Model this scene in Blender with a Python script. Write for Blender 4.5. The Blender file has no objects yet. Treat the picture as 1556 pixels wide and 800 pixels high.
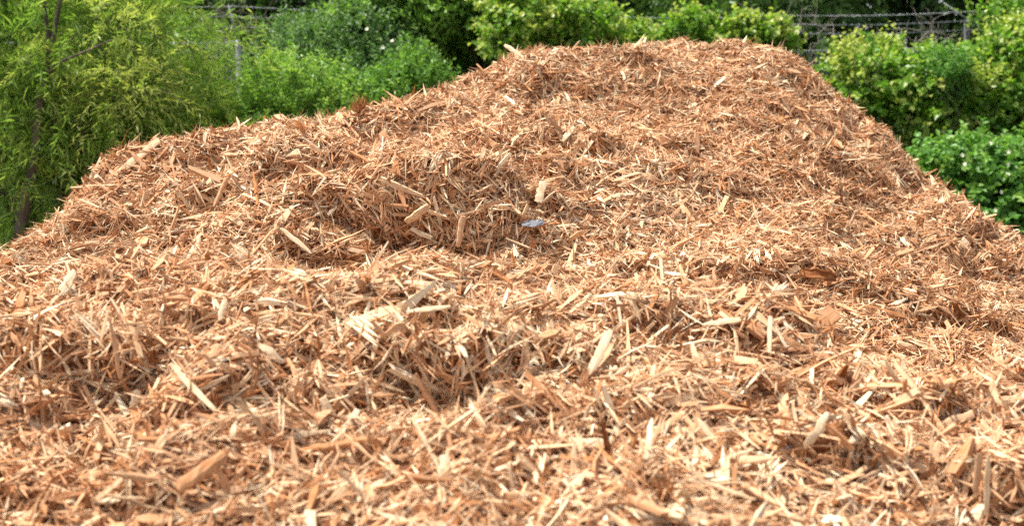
import bpy, math
import numpy as np
from mathutils import Vector
from mathutils.bvhtree import BVHTree

RNG = np.random.default_rng(11)
SC = bpy.context.scene
COL = SC.collection

# ------------------------------------------------------------------ camera model (photo is 1556 x 800)
CAM = np.array([0.0, 0.0, 1.70])
PITCH = math.radians(8.8)
FPX = 1878.0
FWD = np.array([0, math.cos(PITCH), -math.sin(PITCH)])
UPV = np.array([0, math.sin(PITCH), math.cos(PITCH)])


def ray(px, py):
    return FWD * FPX + np.array([1.0, 0, 0]) * (px - 778.0) + UPV * (400.0 - py)


def at(px, py, Y):
    r = ray(px, py)
    return CAM + r * (Y / r[1])


def project(P):
    d = P - CAM
    f = d @ FWD
    return 778 + FPX * d[..., 0] / f, 400 - FPX * (d @ UPV) / f


# ------------------------------------------------------------------ noise
def _hash(ix, iy, iz, seed):
    h = (ix.astype(np.int64) * 374761393 + iy.astype(np.int64) * 668265263 + iz.astype(np.int64) * 2147483647 + seed * 974634777) & 0xFFFFFFFF
    h = ((h ^ (h >> 13)) * 1274126177) & 0xFFFFFFFF
    h = h ^ (h >> 16)
    return (h & 0xFFFF) / 65535.0


def vnoise(p, seed=0):
    """value noise in [-1,1] of points (N,3)"""
    i = np.floor(p).astype(np.int64)
    f = p - i
    f = f * f * (3 - 2 * f)
    out = 0
    for dx in (0, 1):
        wx = f[:, 0] if dx else 1 - f[:, 0]
        for dy in (0, 1):
            wy = f[:, 1] if dy else 1 - f[:, 1]
            for dz in (0, 1):
                wz = f[:, 2] if dz else 1 - f[:, 2]
                out = out + wx * wy * wz * _hash(i[:, 0] + dx, i[:, 1] + dy, i[:, 2] + dz, seed)
    return out * 2 - 1


def norm(v):
    return v / np.maximum(np.linalg.norm(v, axis=-1, keepdims=True), 1e-9)


# ------------------------------------------------------------------ mesh building
class MB:
    def __init__(self):
        self.v, self.f, self.a, self.g, self.m, self.n = [], [], [], [], [], 0
        self.smooth = []

    def add(self, v, faces, tint=None, grain=None, mat=0, smooth=False):
        """v (N,3); faces list of int arrays (M,k); tint (N,3); grain (N,3)"""
        N = len(v)
        self.v.append(np.asarray(v, np.float32))
        self.a.append(np.zeros((N, 3), np.float32) if tint is None else np.broadcast_to(np.asarray(tint, np.float32), (N, 3)))
        self.g.append(np.asarray(v, np.float32) if grain is None else np.asarray(grain, np.float32))
        if not isinstance(faces, (list, tuple)):
            faces = [faces]
        for fa in faces:
            fa = np.asarray(fa, np.int64)
            self.f.append(fa + self.n)
            self.m.append(np.full(len(fa), mat, np.int32))
            self.smooth.append(np.full(len(fa), smooth, bool))
        self.n += N

    def tube(self, pts, radii, k=6, tint=(0.5, 0.5, 0.5), cap=True, mat=0, jitter=0):
        pts = np.asarray(pts, float)
        n = len(pts)
        radii = np.broadcast_to(np.asarray(radii, float), (n,))
        t = np.gradient(pts, axis=0)
        t = norm(t)
        ref = np.array([0, 0, 1.0]) if abs(t[0, 2]) < 0.9 else np.array([1.0, 0, 0])
        V = []
        for i in range(n):
            a = norm(np.cross(t[i], ref))
            b = np.cross(a, t[i])
            ang = np.arange(k) * 2 * math.pi / k
            V.append(pts[i] + radii[i] * (np.cos(ang)[:, None] * a + np.sin(ang)[:, None] * b))
        V = np.concatenate(V)
        F = []
        for i in range(n - 1):
            for j in range(k):
                j2 = (j + 1) % k
                F.append((i * k + j, i * k + j2, (i + 1) * k + j2, (i + 1) * k + j))
        fs = [np.array(F)]
        if cap and k > 2:
            fs.append(np.array([list(range(k))[::-1], [(n - 1) * k + j for j in range(k)]]))
        self.add(V, fs, tint, None, mat, True)

    def box(self, c, s, tint=(0.5, 0.5, 0.5), R=None, mat=0):
        q = np.array([[x, y, z] for x in (-1, 1) for y in (-1, 1) for z in (-1, 1)], float) * np.array(s) / 2
        if R is not None:
            q = q @ np.array(R).T
        q = q + np.array(c)
        self.add(q, np.array([[0, 1, 3, 2], [4, 6, 7, 5], [0, 4, 5, 1], [2, 3, 7, 6], [0, 2, 6, 4], [1, 5, 7, 3]]), tint, None, mat)

    def build(self, name, mats, parent=None):
        me = bpy.data.meshes.new(name)
        V = np.concatenate(self.v)
        if parent is not None:
            V = V - np.array(parent.location, np.float32)
        me.vertices.add(len(V))
        me.vertices.foreach_set("co", V.ravel())
        tot = np.concatenate([np.full(len(f), f.shape[1], np.int32) for f in self.f])
        loops = np.concatenate([f.ravel() for f in self.f]).astype(np.int32)
        me.loops.add(len(loops))
        me.loops.foreach_set("vertex_index", loops)
        me.polygons.add(len(tot))
        st = np.zeros(len(tot), np.int32)
        st[1:] = np.cumsum(tot)[:-1]
        me.polygons.foreach_set("loop_start", st)
        me.polygons.foreach_set("loop_total", tot)
        me.polygons.foreach_set("material_index", np.concatenate(self.m))
        me.update(calc_edges=True)
        me.polygons.foreach_set("use_smooth", np.concatenate(self.smooth))
        at_ = me.attributes.new("tint", "FLOAT_VECTOR", "POINT")
        at_.data.foreach_set("vector", np.concatenate(self.a).ravel().astype(np.float32))
        g_ = me.attributes.new("grain", "FLOAT_VECTOR", "POINT")
        g_.data.foreach_set("vector", np.concatenate(self.g).ravel().astype(np.float32))
        for m in (mats if isinstance(mats, (list, tuple)) else [mats]):
            me.materials.append(m)
        o = bpy.data.objects.new(name, me)
        COL.objects.link(o)
        if parent is not None:
            o.parent = parent
        return o


def tag(o, label=None, cat=None, group=None, kind=None):
    for k, v in (("label", label), ("category", cat), ("group", group), ("kind", kind)):
        if v:
            o[k] = v
    return o


def empty(name, loc, label, cat, group=None):
    o = bpy.data.objects.new(name, None)
    o.location = [float(c) for c in loc]
    COL.objects.link(o)
    return tag(o, label, cat, group)


# ------------------------------------------------------------------ materials
def newmat(name):
    m = bpy.data.materials.new(name)
    m.use_nodes = True
    nt = m.node_tree
    nt.nodes.clear()
    out = nt.nodes.new("ShaderNodeOutputMaterial")
    return m, nt, out


def attr(nt, name):
    n = nt.nodes.new("ShaderNodeAttribute")
    n.attribute_name = name
    s = nt.nodes.new("ShaderNodeSeparateXYZ")
    nt.links.new(n.outputs["Vector"], s.inputs[0])
    return n, s


def ramp(nt, stops, fac):
    r = nt.nodes.new("ShaderNodeValToRGB")
    el = r.color_ramp.elements
    while len(el) < len(stops):
        el.new(0.5)
    for e, (p, c) in zip(el, stops):
        e.position = p
        e.color = (*c, 1)
    nt.links.new(fac, r.inputs[0])
    return r


def math_(nt, op, a, b=None, clamp=False):
    n = nt.nodes.new("ShaderNodeMath")
    n.operation = op
    n.use_clamp = clamp
    for i, x in enumerate((a, b)):
        if x is None:
            continue
        if isinstance(x, (int, float)):
            n.inputs[i].default_value = x
        else:
            nt.links.new(x, n.inputs[i])
    return n.outputs[0]


def mixc(nt, blend, fac, a, b):
    n = nt.nodes.new("ShaderNodeMix")
    n.data_type = "RGBA"
    n.blend_type = blend
    for i, x in ((0, fac), (6, a), (7, b)):
        if isinstance(x, (int, float)):
            n.inputs[i].default_value = x
        elif isinstance(x, tuple):
            n.inputs[i].default_value = (*x, 1)
        else:
            nt.links.new(x, n.inputs[i])
    return n.outputs[2]


WOOD = [(0.0, (0.175, 0.064, 0.022)), (0.2, (0.368, 0.158, 0.061)), (0.45, (0.492, 0.261, 0.135)),
        (0.68, (0.571, 0.367, 0.210)), (0.86, (0.659, 0.491, 0.307)), (1.0, (0.711, 0.602, 0.428))]


def wood_material():
    """split wood: tint.x picks the colour between heartwood red and cream sapwood, tint.y brightness, fibres run along grain.x"""
    m, nt, out = newmat("shredded_wood")
    ta, ts = attr(nt, "tint")
    ga, gs = attr(nt, "grain")
    mp = nt.nodes.new("ShaderNodeMapping")
    mp.inputs["Scale"].default_value = (14, 420, 420)
    nt.links.new(ga.outputs["Vector"], mp.inputs[0])
    n1 = nt.nodes.new("ShaderNodeTexNoise")
    n1.inputs["Scale"].default_value = 1.0
    n1.inputs["Detail"].default_value = 2
    nt.links.new(mp.outputs[0], n1.inputs["Vector"])
    mp2 = nt.nodes.new("ShaderNodeMapping")
    mp2.inputs["Scale"].default_value = (45, 70, 70)
    nt.links.new(ga.outputs["Vector"], mp2.inputs[0])
    n2 = nt.nodes.new("ShaderNodeTexNoise")
    n2.inputs["Scale"].default_value = 1.0
    n2.inputs["Detail"].default_value = 2
    nt.links.new(mp2.outputs[0], n2.inputs["Vector"])
    f = math_(nt, "MULTIPLY", math_(nt, "SUBTRACT", n1.outputs[0], 0.5), 0.62)
    f2 = math_(nt, "MULTIPLY", math_(nt, "SUBTRACT", n2.outputs[0], 0.5), 0.5)
    fac = math_(nt, "ADD", math_(nt, "ADD", ts.outputs[0], f), f2, True)
    r = ramp(nt, WOOD, fac)
    val = math_(nt, "MULTIPLY_ADD", ts.outputs[1], 0.5)
    val.node.inputs[2].default_value = 0.75
    c = mixc(nt, "MULTIPLY", 1.0, r.outputs[0], val)
    b = nt.nodes.new("ShaderNodeBsdfPrincipled")
    nt.links.new(c, b.inputs["Base Color"])
    b.inputs["Roughness"].default_value = 0.72
    b.inputs["Specular IOR Level"].default_value = 0.06
    bp = nt.nodes.new("ShaderNodeBump")
    bp.inputs["Strength"].default_value = 0.5
    bp.inputs["Distance"].default_value = 0.001
    nt.links.new(n1.outputs[0], bp.inputs["Height"])
    nt.links.new(bp.outputs[0], b.inputs["Normal"])
    nt.links.new(b.outputs[0], out.inputs[0])
    return m


def core_material():
    """fine crumbs and dust between the shreds"""
    m, nt, out = newmat("mulch_core_gap_shade")
    ga, gs = attr(nt, "grain")
    n1 = nt.nodes.new("ShaderNodeTexNoise")
    n1.inputs["Scale"].default_value = 90
    n1.inputs["Detail"].default_value = 5
    nt.links.new(ga.outputs["Vector"], n1.inputs["Vector"])
    r = ramp(nt, [(0.3, (0.08, 0.028, 0.012)), (0.5, (0.22, 0.088, 0.036)), (0.72, (0.42, 0.21, 0.10))], n1.outputs[0])
    b = nt.nodes.new("ShaderNodeBsdfPrincipled")
    nt.links.new(r.outputs[0], b.inputs["Base Color"])
    b.inputs["Roughness"].default_value = 0.95
    b.inputs["Specular IOR Level"].default_value = 0.1
    bp = nt.nodes.new("ShaderNodeBump")
    bp.inputs["Strength"].default_value = 1
    bp.inputs["Distance"].default_value = 0.01
    nt.links.new(n1.outputs[0], bp.inputs["Height"])
    nt.links.new(bp.outputs[0], b.inputs["Normal"])
    nt.links.new(b.outputs[0], out.inputs[0])
    return m


def leaf_material(name, dark, mid, tip, gloss=0.4, trans=0.38):
    """tint.x: 0 old dark leaf .. 1 pale new growth; tint.y brightness"""
    m, nt, out = newmat(name)
    ta, ts = attr(nt, "tint")
    r = ramp(nt, [(0.0, dark), (0.5, mid), (1.0, tip)], ts.outputs[0])
    val = math_(nt, "MULTIPLY_ADD", ts.outputs[1], 0.6)
    val.node.inputs[2].default_value = 0.7
    c = mixc(nt, "MULTIPLY", 1.0, r.outputs[0], val)
    b = nt.nodes.new("ShaderNodeBsdfPrincipled")
    nt.links.new(c, b.inputs["Base Color"])
    b.inputs["Roughness"].default_value = 0.42
    b.inputs["Specular IOR Level"].default_value = gloss
    t = nt.nodes.new("ShaderNodeBsdfTranslucent")
    c2 = mixc(nt, "MULTIPLY", 1.0, c, (1.15, 1.25, 0.55))
    nt.links.new(c2, t.inputs[0])
    mx = nt.nodes.new("ShaderNodeMixShader")
    mx.inputs[0].default_value = trans
    nt.links.new(b.outputs[0], mx.inputs[1])
    nt.links.new(t.outputs[0], mx.inputs[2])
    nt.links.new(mx.outputs[0], out.inputs[0])
    return m


def noise_material(name, c1, c2, scale=20, rough=0.8, metal=0.0, stretch=(1, 1, 1), spec=0.3):
    m, nt, out = newmat(name)
    tc = nt.nodes.new("ShaderNodeTexCoord")
    mp = nt.nodes.new("ShaderNodeMapping")
    mp.inputs["Scale"].default_value = stretch
    nt.links.new(tc.outputs["Object"], mp.inputs[0])
    n = nt.nodes.new("ShaderNodeTexNoise")
    n.inputs["Scale"].default_value = scale
    n.inputs["Detail"].default_value = 5
    nt.links.new(mp.outputs[0], n.inputs["Vector"])
    r = ramp(nt, [(0.35, c1), (0.65, c2)], n.outputs[0])
    b = nt.nodes.new("ShaderNodeBsdfPrincipled")
    nt.links.new(r.outputs[0], b.inputs["Base Color"])
    b.inputs["Roughness"].default_value = rough
    b.inputs["Metallic"].default_value = metal
    b.inputs["Specular IOR Level"].default_value = spec
    nt.links.new(b.outputs[0], out.inputs[0])
    return m


M_WOOD = wood_material()
M_CORE = core_material()
M_BARK = noise_material("bark", (0.05, 0.038, 0.03), (0.15, 0.12, 0.095), 14, 0.9, 0, (1, 1, 0.25))
M_TWIG = noise_material("dry_twig", (0.20, 0.17, 0.14), (0.42, 0.37, 0.31), 10, 0.85)
M_TWIGD = noise_material("dark_twig", (0.06, 0.04, 0.03), (0.16, 0.11, 0.08), 10, 0.85)
M_STEEL = noise_material("galvanised_steel", (0.22, 0.23, 0.24), (0.32, 0.33, 0.34), 30, 0.6, 0.0)
M_STEELD = noise_material("weathered_dark_steel", (0.025, 0.025, 0.025), (0.055, 0.055, 0.055), 30, 0.6, 0.2)
M_WIRE = noise_material("wire", (0.30, 0.31, 0.32), (0.44, 0.45, 0.46), 30, 0.6, 0.0)
M_PETAL = noise_material("petal", (0.72, 0.69, 0.52), (0.85, 0.83, 0.70), 20, 0.7)
M_SOIL = noise_material("soil_and_leaf_litter", (0.05, 0.036, 0.022), (0.13, 0.10, 0.055), 3, 0.95)
M_PLAST = noise_material("thin_plastic", (0.12, 0.125, 0.14), (0.22, 0.225, 0.245), 12, 0.75, 0, (1, 1, 1), 0.15)

L_WILLOW = leaf_material("willow_leaf", (0.115, 0.205, 0.045), (0.225, 0.360, 0.075), (0.46, 0.50, 0.16), 0.4, 0.5)
L_PRIVET = leaf_material("privet_leaf", (0.065, 0.142, 0.024), (0.150, 0.297, 0.052), (0.344, 0.473, 0.103), 0.4, 0.45)
L_GREY = leaf_material("grey_green_leaf", (0.044, 0.100, 0.025), (0.106, 0.206, 0.062), (0.261, 0.387, 0.125))
L_DARK = leaf_material("dark_leaf", (0.050, 0.125, 0.022), (0.125, 0.275, 0.045), (0.29, 0.46, 0.09), 0.4, 0.45)
L_VINE = leaf_material("vine_leaf", (0.060, 0.146, 0.017), (0.163, 0.323, 0.036), (0.473, 0.499, 0.138), 0.45, 0.45)
L_BRAMB = leaf_material("bramble_leaf", (0.043, 0.117, 0.017), (0.107, 0.258, 0.040), (0.274, 0.424, 0.088))
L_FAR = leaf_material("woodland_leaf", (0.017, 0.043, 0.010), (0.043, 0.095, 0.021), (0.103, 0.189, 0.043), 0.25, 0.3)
L_GRASS = leaf_material("grass_blade", (0.044, 0.100, 0.015), (0.094, 0.206, 0.031), (0.237, 0.324, 0.075))

# ------------------------------------------------------------------ the pile's surface
CP = []


def cp(px, py, Y):
    CP.append(at(px, py, Y))


def ridge(px, py, Y, b1=0.35, d1=0.14, b2=1.3, d2=0.75):
    p = at(px, py + 4, Y)
    CP.append(p)
    CP.append(p + np.array([0, b1, -d1]))
    CP.append(p + np.array([0, b2, -d2]))


for px, Y in ((-150, 1.85), (0, 1.80), (400, 1.75), (778, 1.75), (1150, 1.80), (1556, 1.95), (1750, 2.05)):
    cp(px, 800, Y)
for px, Y in ((0, 2.10), (200, 2.12), (400, 2.12), (600, 2.10), (778, 2.14), (950, 2.10), (1150, 2.14), (1350, 2.16), (1500, 2.2)):
    cp(px, 640, Y - 0.02)                                                     # foot of the front step
for px, py, Y in ((0, 500, 2.34), (150, 500, 2.36), (300, 525, 2.30), (450, 505, 2.36), (640, 520, 2.36), (780, 515, 2.38), (950, 540, 2.30), (1100, 550, 2.32), (1280, 590, 2.32)):
    cp(px, py, Y)                                                      # its brow
# front mound's crest, with a trough behind it
for px, py, Y in ((-120, 462, 2.62), (0, 455, 2.65), (200, 440, 2.68), (400, 434, 2.70), (600, 430, 2.72), (800, 430, 2.72), (1000, 438, 2.68),
                  (1150, 468, 2.62), (1280, 520, 2.55), (1420, 585, 2.48), (1556, 645, 2.42)):
    p = at(px, py, Y)
    CP.append(p)
    CP.append(p + np.array([0, 0.22, -0.075]))
for px, py, Y in ((0, 425, 3.45), (200, 410, 3.5), (420, 405, 3.55), (640, 405, 3.6), (820, 405, 3.65), (1000, 415, 3.7), (1150, 440, 3.6),
                  (1300, 470, 3.55), (1450, 510, 3.5), (1600, 560, 3.5)):
    cp(px, py, Y)
# the scarp across the middle: foot and brow
for px, py, Y in ((470, 357, 3.76), (600, 356, 3.80), (700, 358, 3.82), (800, 345, 3.90), (330, 345, 3.75), (960, 435, 3.50), (1070, 445, 3.50), (1180, 440, 3.55),
                  (760, 264, 4.28), (900, 262, 4.32), (640, 200, 4.50)):
    cp(px, py, Y)
for px, py, Y in ((470, 290, 3.86), (600, 286, 3.90), (720, 285, 3.92), (330, 285, 3.93), (200, 290, 4.0), (960, 395, 3.60), (1070, 392, 3.60), (1180, 395, 3.65),
                  (760, 222, 4.40), (900, 224, 4.44), (640, 172, 4.62)):
    cp(px, py, Y)
for px, py, Y in ((330, 240, 4.25), (560, 228, 4.35), (700, 175, 4.85), (860, 160, 5.15), (880, 290, 4.3), (1000, 230, 4.8),
                  (1050, 320, 4.25), (1200, 300, 4.5), (1000, 120, 5.55), (1150, 130, 5.55), (1180, 210, 5.05),
                  (1330, 300, 4.85), (1330, 390, 4.2), (1480, 420, 4.45), (1250, 190, 5.35), (1550, 470, 4.1)):
    cp(px, py, Y)
for r in ((-150, 455, 3.5), (0, 388, 3.75), (60, 345, 3.95), (120, 285, 4.15), (165, 236, 4.35), (235, 217, 4.45), (320, 206, 4.55), (400, 190, 4.65),
          (480, 180, 4.8), (560, 168, 4.95), (640, 148, 5.15), (690, 128, 5.3), (742, 118, 5.45), (775, 84, 5.6), (880, 74, 5.8), (950, 70, 5.9),
          (1040, 64, 5.95), (1075, 70, 5.95), (1110, 62, 5.95), (1200, 84, 5.85), (1240, 122, 5.75), (1290, 160, 5.65), (1350, 212, 5.5),
          (1380, 250, 5.4), (1440, 290, 5.3), (1480, 325, 5.2), (1556, 368, 5.1), (1700, 460, 4.9)):
    ridge(*r)
for q in ((-3.4, 1.5, 0.15), (-3.6, 3.2, 0.35), (-3.5, 5.2, 0.1), (-2, 7.0, 0.0), (0, 8.0, 0.0), (2, 8.2, 0.0), (4.2, 7.2, 0.0), (5.0, 5, 0.0), (4.4, 3, 0.25),
          (3.4, 1.5, 0.15), (0, 1.45, 0.60), (-1.5, 1.3, 0.45), (1.5, 1.3, 0.45), (0, 0.75, 0.12), (-2, 0.7, 0.0), (2, 0.7, 0.0), (-3, 0.3, -0.1), (3, 0.3, -0.1)):
    CP.append(np.array(q, float))
CP = np.array(CP)


def tps_fit(P, z, lam=1e-3):
    n = len(P)
    d = np.linalg.norm(P[:, None] - P[None], axis=-1)
    K = np.where(d > 0, d * d * np.log(d + 1e-12), 0) + lam * np.eye(n)
    Q = np.c_[np.ones(n), P]
    A = np.block([[K, Q], [Q.T, np.zeros((3, 3))]])
    return np.linalg.solve(A, np.r_[z, np.zeros(3)])


W = tps_fit(CP[:, :2], CP[:, 2])


def base_h(x, y):
    out = np.zeros(len(x))
    for s in range(0, len(x), 20000):
        q = np.c_[x[s:s + 20000], y[s:s + 20000]]
        d = np.linalg.norm(q[:, None] - CP[None, :, :2], axis=-1)
        out[s:s + 20000] = (d * d * np.log(d + 1e-12)) @ W[:-3] + W[-3] + q @ W[-2:]
    return out


X0, X1, Y0, Y1, DG = -4.2, 5.4, 0.3, 8.4, 0.02
gx = np.arange(X0, X1 + 1e-6, DG)
gy = np.arange(Y0, Y1 + 1e-6, DG)
NX, NY = len(gx), len(gy)
GX, GY = np.meshgrid(gx, gy)  # (NY,NX)
flat = np.c_[GX.ravel(), GY.ravel(), np.zeros(GX.size)]


def n2(sc, seed, stretch=(1, 1)):
    return vnoise(flat * np.array([sc * stretch[0], sc * stretch[1], 1]) + seed * 7.31, seed).reshape(NY, NX)


BR = 0.020 * n2(1.7, 1) + 0.042 * n2(4.2, 2, (0.8, 1.3)) + 0.036 * n2(9.5, 3, (0.8, 1.2)) + 0.016 * n2(21, 4)
wx, wy = 0.07 * n2(2.6, 21) + 0.03 * n2(6.5, 22), 0.075 * n2(2.9, 23) + 0.045 * n2(7.0, 24)
near = np.clip((GY - 1.0) / 0.5, 0, 1)
H0 = base_h((GX + wx * near).ravel(), (GY + wy * near).ravel()).reshape(NY, NX)   # brows and feet of the steps wander
cl = np.clip(n2(5.5, 5, (0.7, 1.5)) * 1.4 - 0.15, 0, 1)          # clods that lean out downhill


def on_base(px, py):
    Y = np.arange(1.4, 6.6, 0.01)
    r = ray(px, py)
    Q = CAM + r * (Y / r[1])[:, None]
    k = int(np.argmax(Q[:, 2] < base_h(Q[:, 0], Q[:, 1])))
    return Q[k]


def dent(px, py, rx, ry, depth):
    c = on_base(px, py)
    q = np.exp(-((GX - c[0]) / rx) ** 2 - ((GY - c[1]) / ry) ** 2)
    brow = np.exp(-((GX - c[0]) / (rx * 1.1)) ** 2 - ((GY - c[1] - ry * 1.9) / (ry * 0.9)) ** 2)   # the stuff above the hollow bulges a little
    return -depth * q + depth * 0.45 * brow, brow * depth


DN, BROW = 0, 0
for q in ((650, 342, .18, .06, .12), (700, 375, .10, .05, .07), (560, 325, .09, .05, .07), (780, 330, .08, .05, .05), (480, 320, .08, .05, .05),
          (1070, 425, .18, .07, .09), (1180, 415, .12, .06, .07), (960, 425, .1, .05, .06), (905, 243, .05, .04, .08), (1250, 175, .14, .08, .07),
          (1420, 485, .18, .06, .07), (1300, 250, .12, .07, .05), (840, 230, .10, .05, .05), (330, 300, .08, .05, .04), (130, 330, .10, .06, .04),
          (110, 532, .06, .04, .07), (200, 545, .06, .04, .07), (270, 640, .07, .04, .06), (660, 565, .13, .04, .075), (730, 548, .06, .03, .05),
          (850, 690, .06, .035, .07), (1270, 585, .05, .035, .07), (1535, 765, .07, .05, .08), (520, 600, .09, .035, .05), (420, 690, .06, .03, .05),
          (980, 480, .07, .03, .045), (1130, 600, .08, .035, .05), (1400, 620, .06, .04, .06), (60, 720, .06, .04, .05), (990, 770, .06, .03, .045),
          (640, 500, .10, .03, .05), (300, 500, .07, .03, .05), (1330, 700, .06, .035, .05), (560, 700, .05, .03, .04), (40, 600, .05, .03, .05), (500, 402, .12, .06, .06), (350, 405, .08, .05, .05), (1080, 560, .05, .03, .05), (860, 560, .07, .03, .05), (170, 660, .06, .03, .05), (760, 650, .06, .03, .05), (1230, 700, .06, .03, .05), (350, 610, .05, .03, .05)):
    a_, b_ = dent(q[0], q[1], q[2] * 0.9, q[3] * 0.8, q[4] * 1.65)
    DN, BROW = DN + a_, BROW + b_
fade = np.clip((H0 - 0.02) / 0.25, 0, 1)
H = H0 + (BR + 0.028 * cl) * fade + DN
H = np.where(H0 < -0.03, H0 - 0.02, H)
# overhang: raised stuff leans toward the foot of the slope (mostly toward -y)
gyH, gxH = np.gradient(H0, DG)
gl = np.sqrt(gxH ** 2 + gyH ** 2) + 1e-6
lean = (0.060 * cl + 1.2 * np.clip(BR, 0, 0.06) + 0.05 * np.clip((gl - 0.35) / 0.4, 0, 1)) * fade
LX = -gxH / gl * lean * np.clip(gl / 0.25, 0, 1)
LY = -gyH / gl * lean * np.clip(gl / 0.25, 0, 1) - 0.85 * np.minimum(BROW, 0.11)
# shape the skyline of the heap: compare the surface's outline with the heap's and raise or lower the ridge itself
SIL = np.array([(-260, 530), (-150, 458), (0, 400), (60, 362), (120, 310), (165, 258), (235, 226), (320, 211), (400, 196), (480, 187), (560, 175), (640, 154),
                (690, 133), (742, 122), (775, 90), (820, 83), (880, 80), (950, 76), (1040, 68), (1072, 76), (1110, 67), (1200, 88), (1240, 125), (1290, 165),
                (1350, 217), (1380, 255), (1440, 295), (1480, 330), (1556, 373), (1700, 465), (1800, 520)], float)
BP = np.arange(-260, 1801, 4.0)
for it in range(4):
    SURF = np.stack([GX + LX, GY + LY, H], -1)
    ax, ay = project(SURF.reshape(-1, 3))
    by = SURF[..., 1].ravel()
    bi = np.round((ax + 260) / 4).astype(int)
    ok = (bi >= 0) & (bi < len(BP)) & (by > 1.2)
    od = np.nonzero(ok)[0]
    od = od[np.argsort(-ay[od])]                  # lowest in the picture first, so the last written is the outline
    cy, cY = np.full(len(BP), 400.0), np.full(len(BP), 5.0)
    cy[bi[od]] = ay[od]
    cY[bi[od]] = by[od]
    ker = np.exp(-np.linspace(-2.5, 2.5, 21) ** 2)
    ker /= ker.sum()
    dpx = np.interp(BP, SIL[:, 0], SIL[:, 1]) - cy
    dz = np.convolve(np.pad(-dpx * cY / FPX, 10, "edge"), ker, "valid")
    cYs = np.convolve(np.pad(cY, 10, "edge"), ker, "valid")
    gxx = np.clip(ax, -260, 1800)
    wgt = np.clip((by - (np.interp(gxx, BP, cYs) - 0.8)) / 0.6, 0, 1)
    H = H + (np.interp(gxx, BP, dz) * wgt).reshape(NY, NX) * np.clip(H0 / 0.3, 0, 1)
SURF = np.stack([GX + LX, GY + LY, H], -1)
du = np.gradient(SURF, axis=1)
dv = np.gradient(SURF, axis=0)
NRM = norm(np.cross(du, dv))
AREA = np.linalg.norm(np.cross(du, dv), axis=-1)


def bil(A, fx, fy):
    ix = np.clip(fx.astype(int), 0, NX - 2)
    iy = np.clip(fy.astype(int), 0, NY - 2)
    tx, ty = fx - ix, fy - iy
    if A.ndim == 3:
        tx, ty = tx[:, None], ty[:, None]
    return A[iy, ix] * (1 - tx) * (1 - ty) + A[iy, ix + 1] * tx * (1 - ty) + A[iy + 1, ix] * (1 - tx) * ty + A[iy + 1, ix + 1] * tx * ty


# how deep each surface point lies below the line of sight over what stands before it
d = SURF - CAM
az = np.arctan2(d[..., 0], d[..., 1])
dist = np.hypot(d[..., 0], d[..., 1])
el = d[..., 2] / dist
bins = np.round((az + 1.2) / 0.004).astype(int)
order = np.argsort(dist.ravel())
DEF = np.zeros(NX * NY)
mx = np.full(4000, -9.0)
bf, ef, dfl = bins.ravel(), el.ravel(), dist.ravel()
for s in order:
    b = bf[s]
    if b < 0 or b > 3999:
        DEF[s] = 9
        continue
    e = ef[s]
    if e > mx[b]:
        mx[b] = e
    else:
        DEF[s] = (mx[b] - e) * dfl[s]
DEF = DEF.reshape(NY, NX)
ppx, ppy = project(SURF)
inview = (ppx > -220) & (ppx < 1776) & (ppy < 960) & (SURF[..., 1] > 1.2)
DENS = np.where(inview & (DEF < 0.12), 1.0, np.where(inview & (DEF < 0.4), 0.45, 0.10))
DENS = DENS * (H0 > 0.0)


# ------------------------------------------------------------------ chips
def frame_from(T, N):
    T = norm(T)
    B = norm(np.cross(N, T))
    return T, B, np.cross(T, B)


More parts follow.
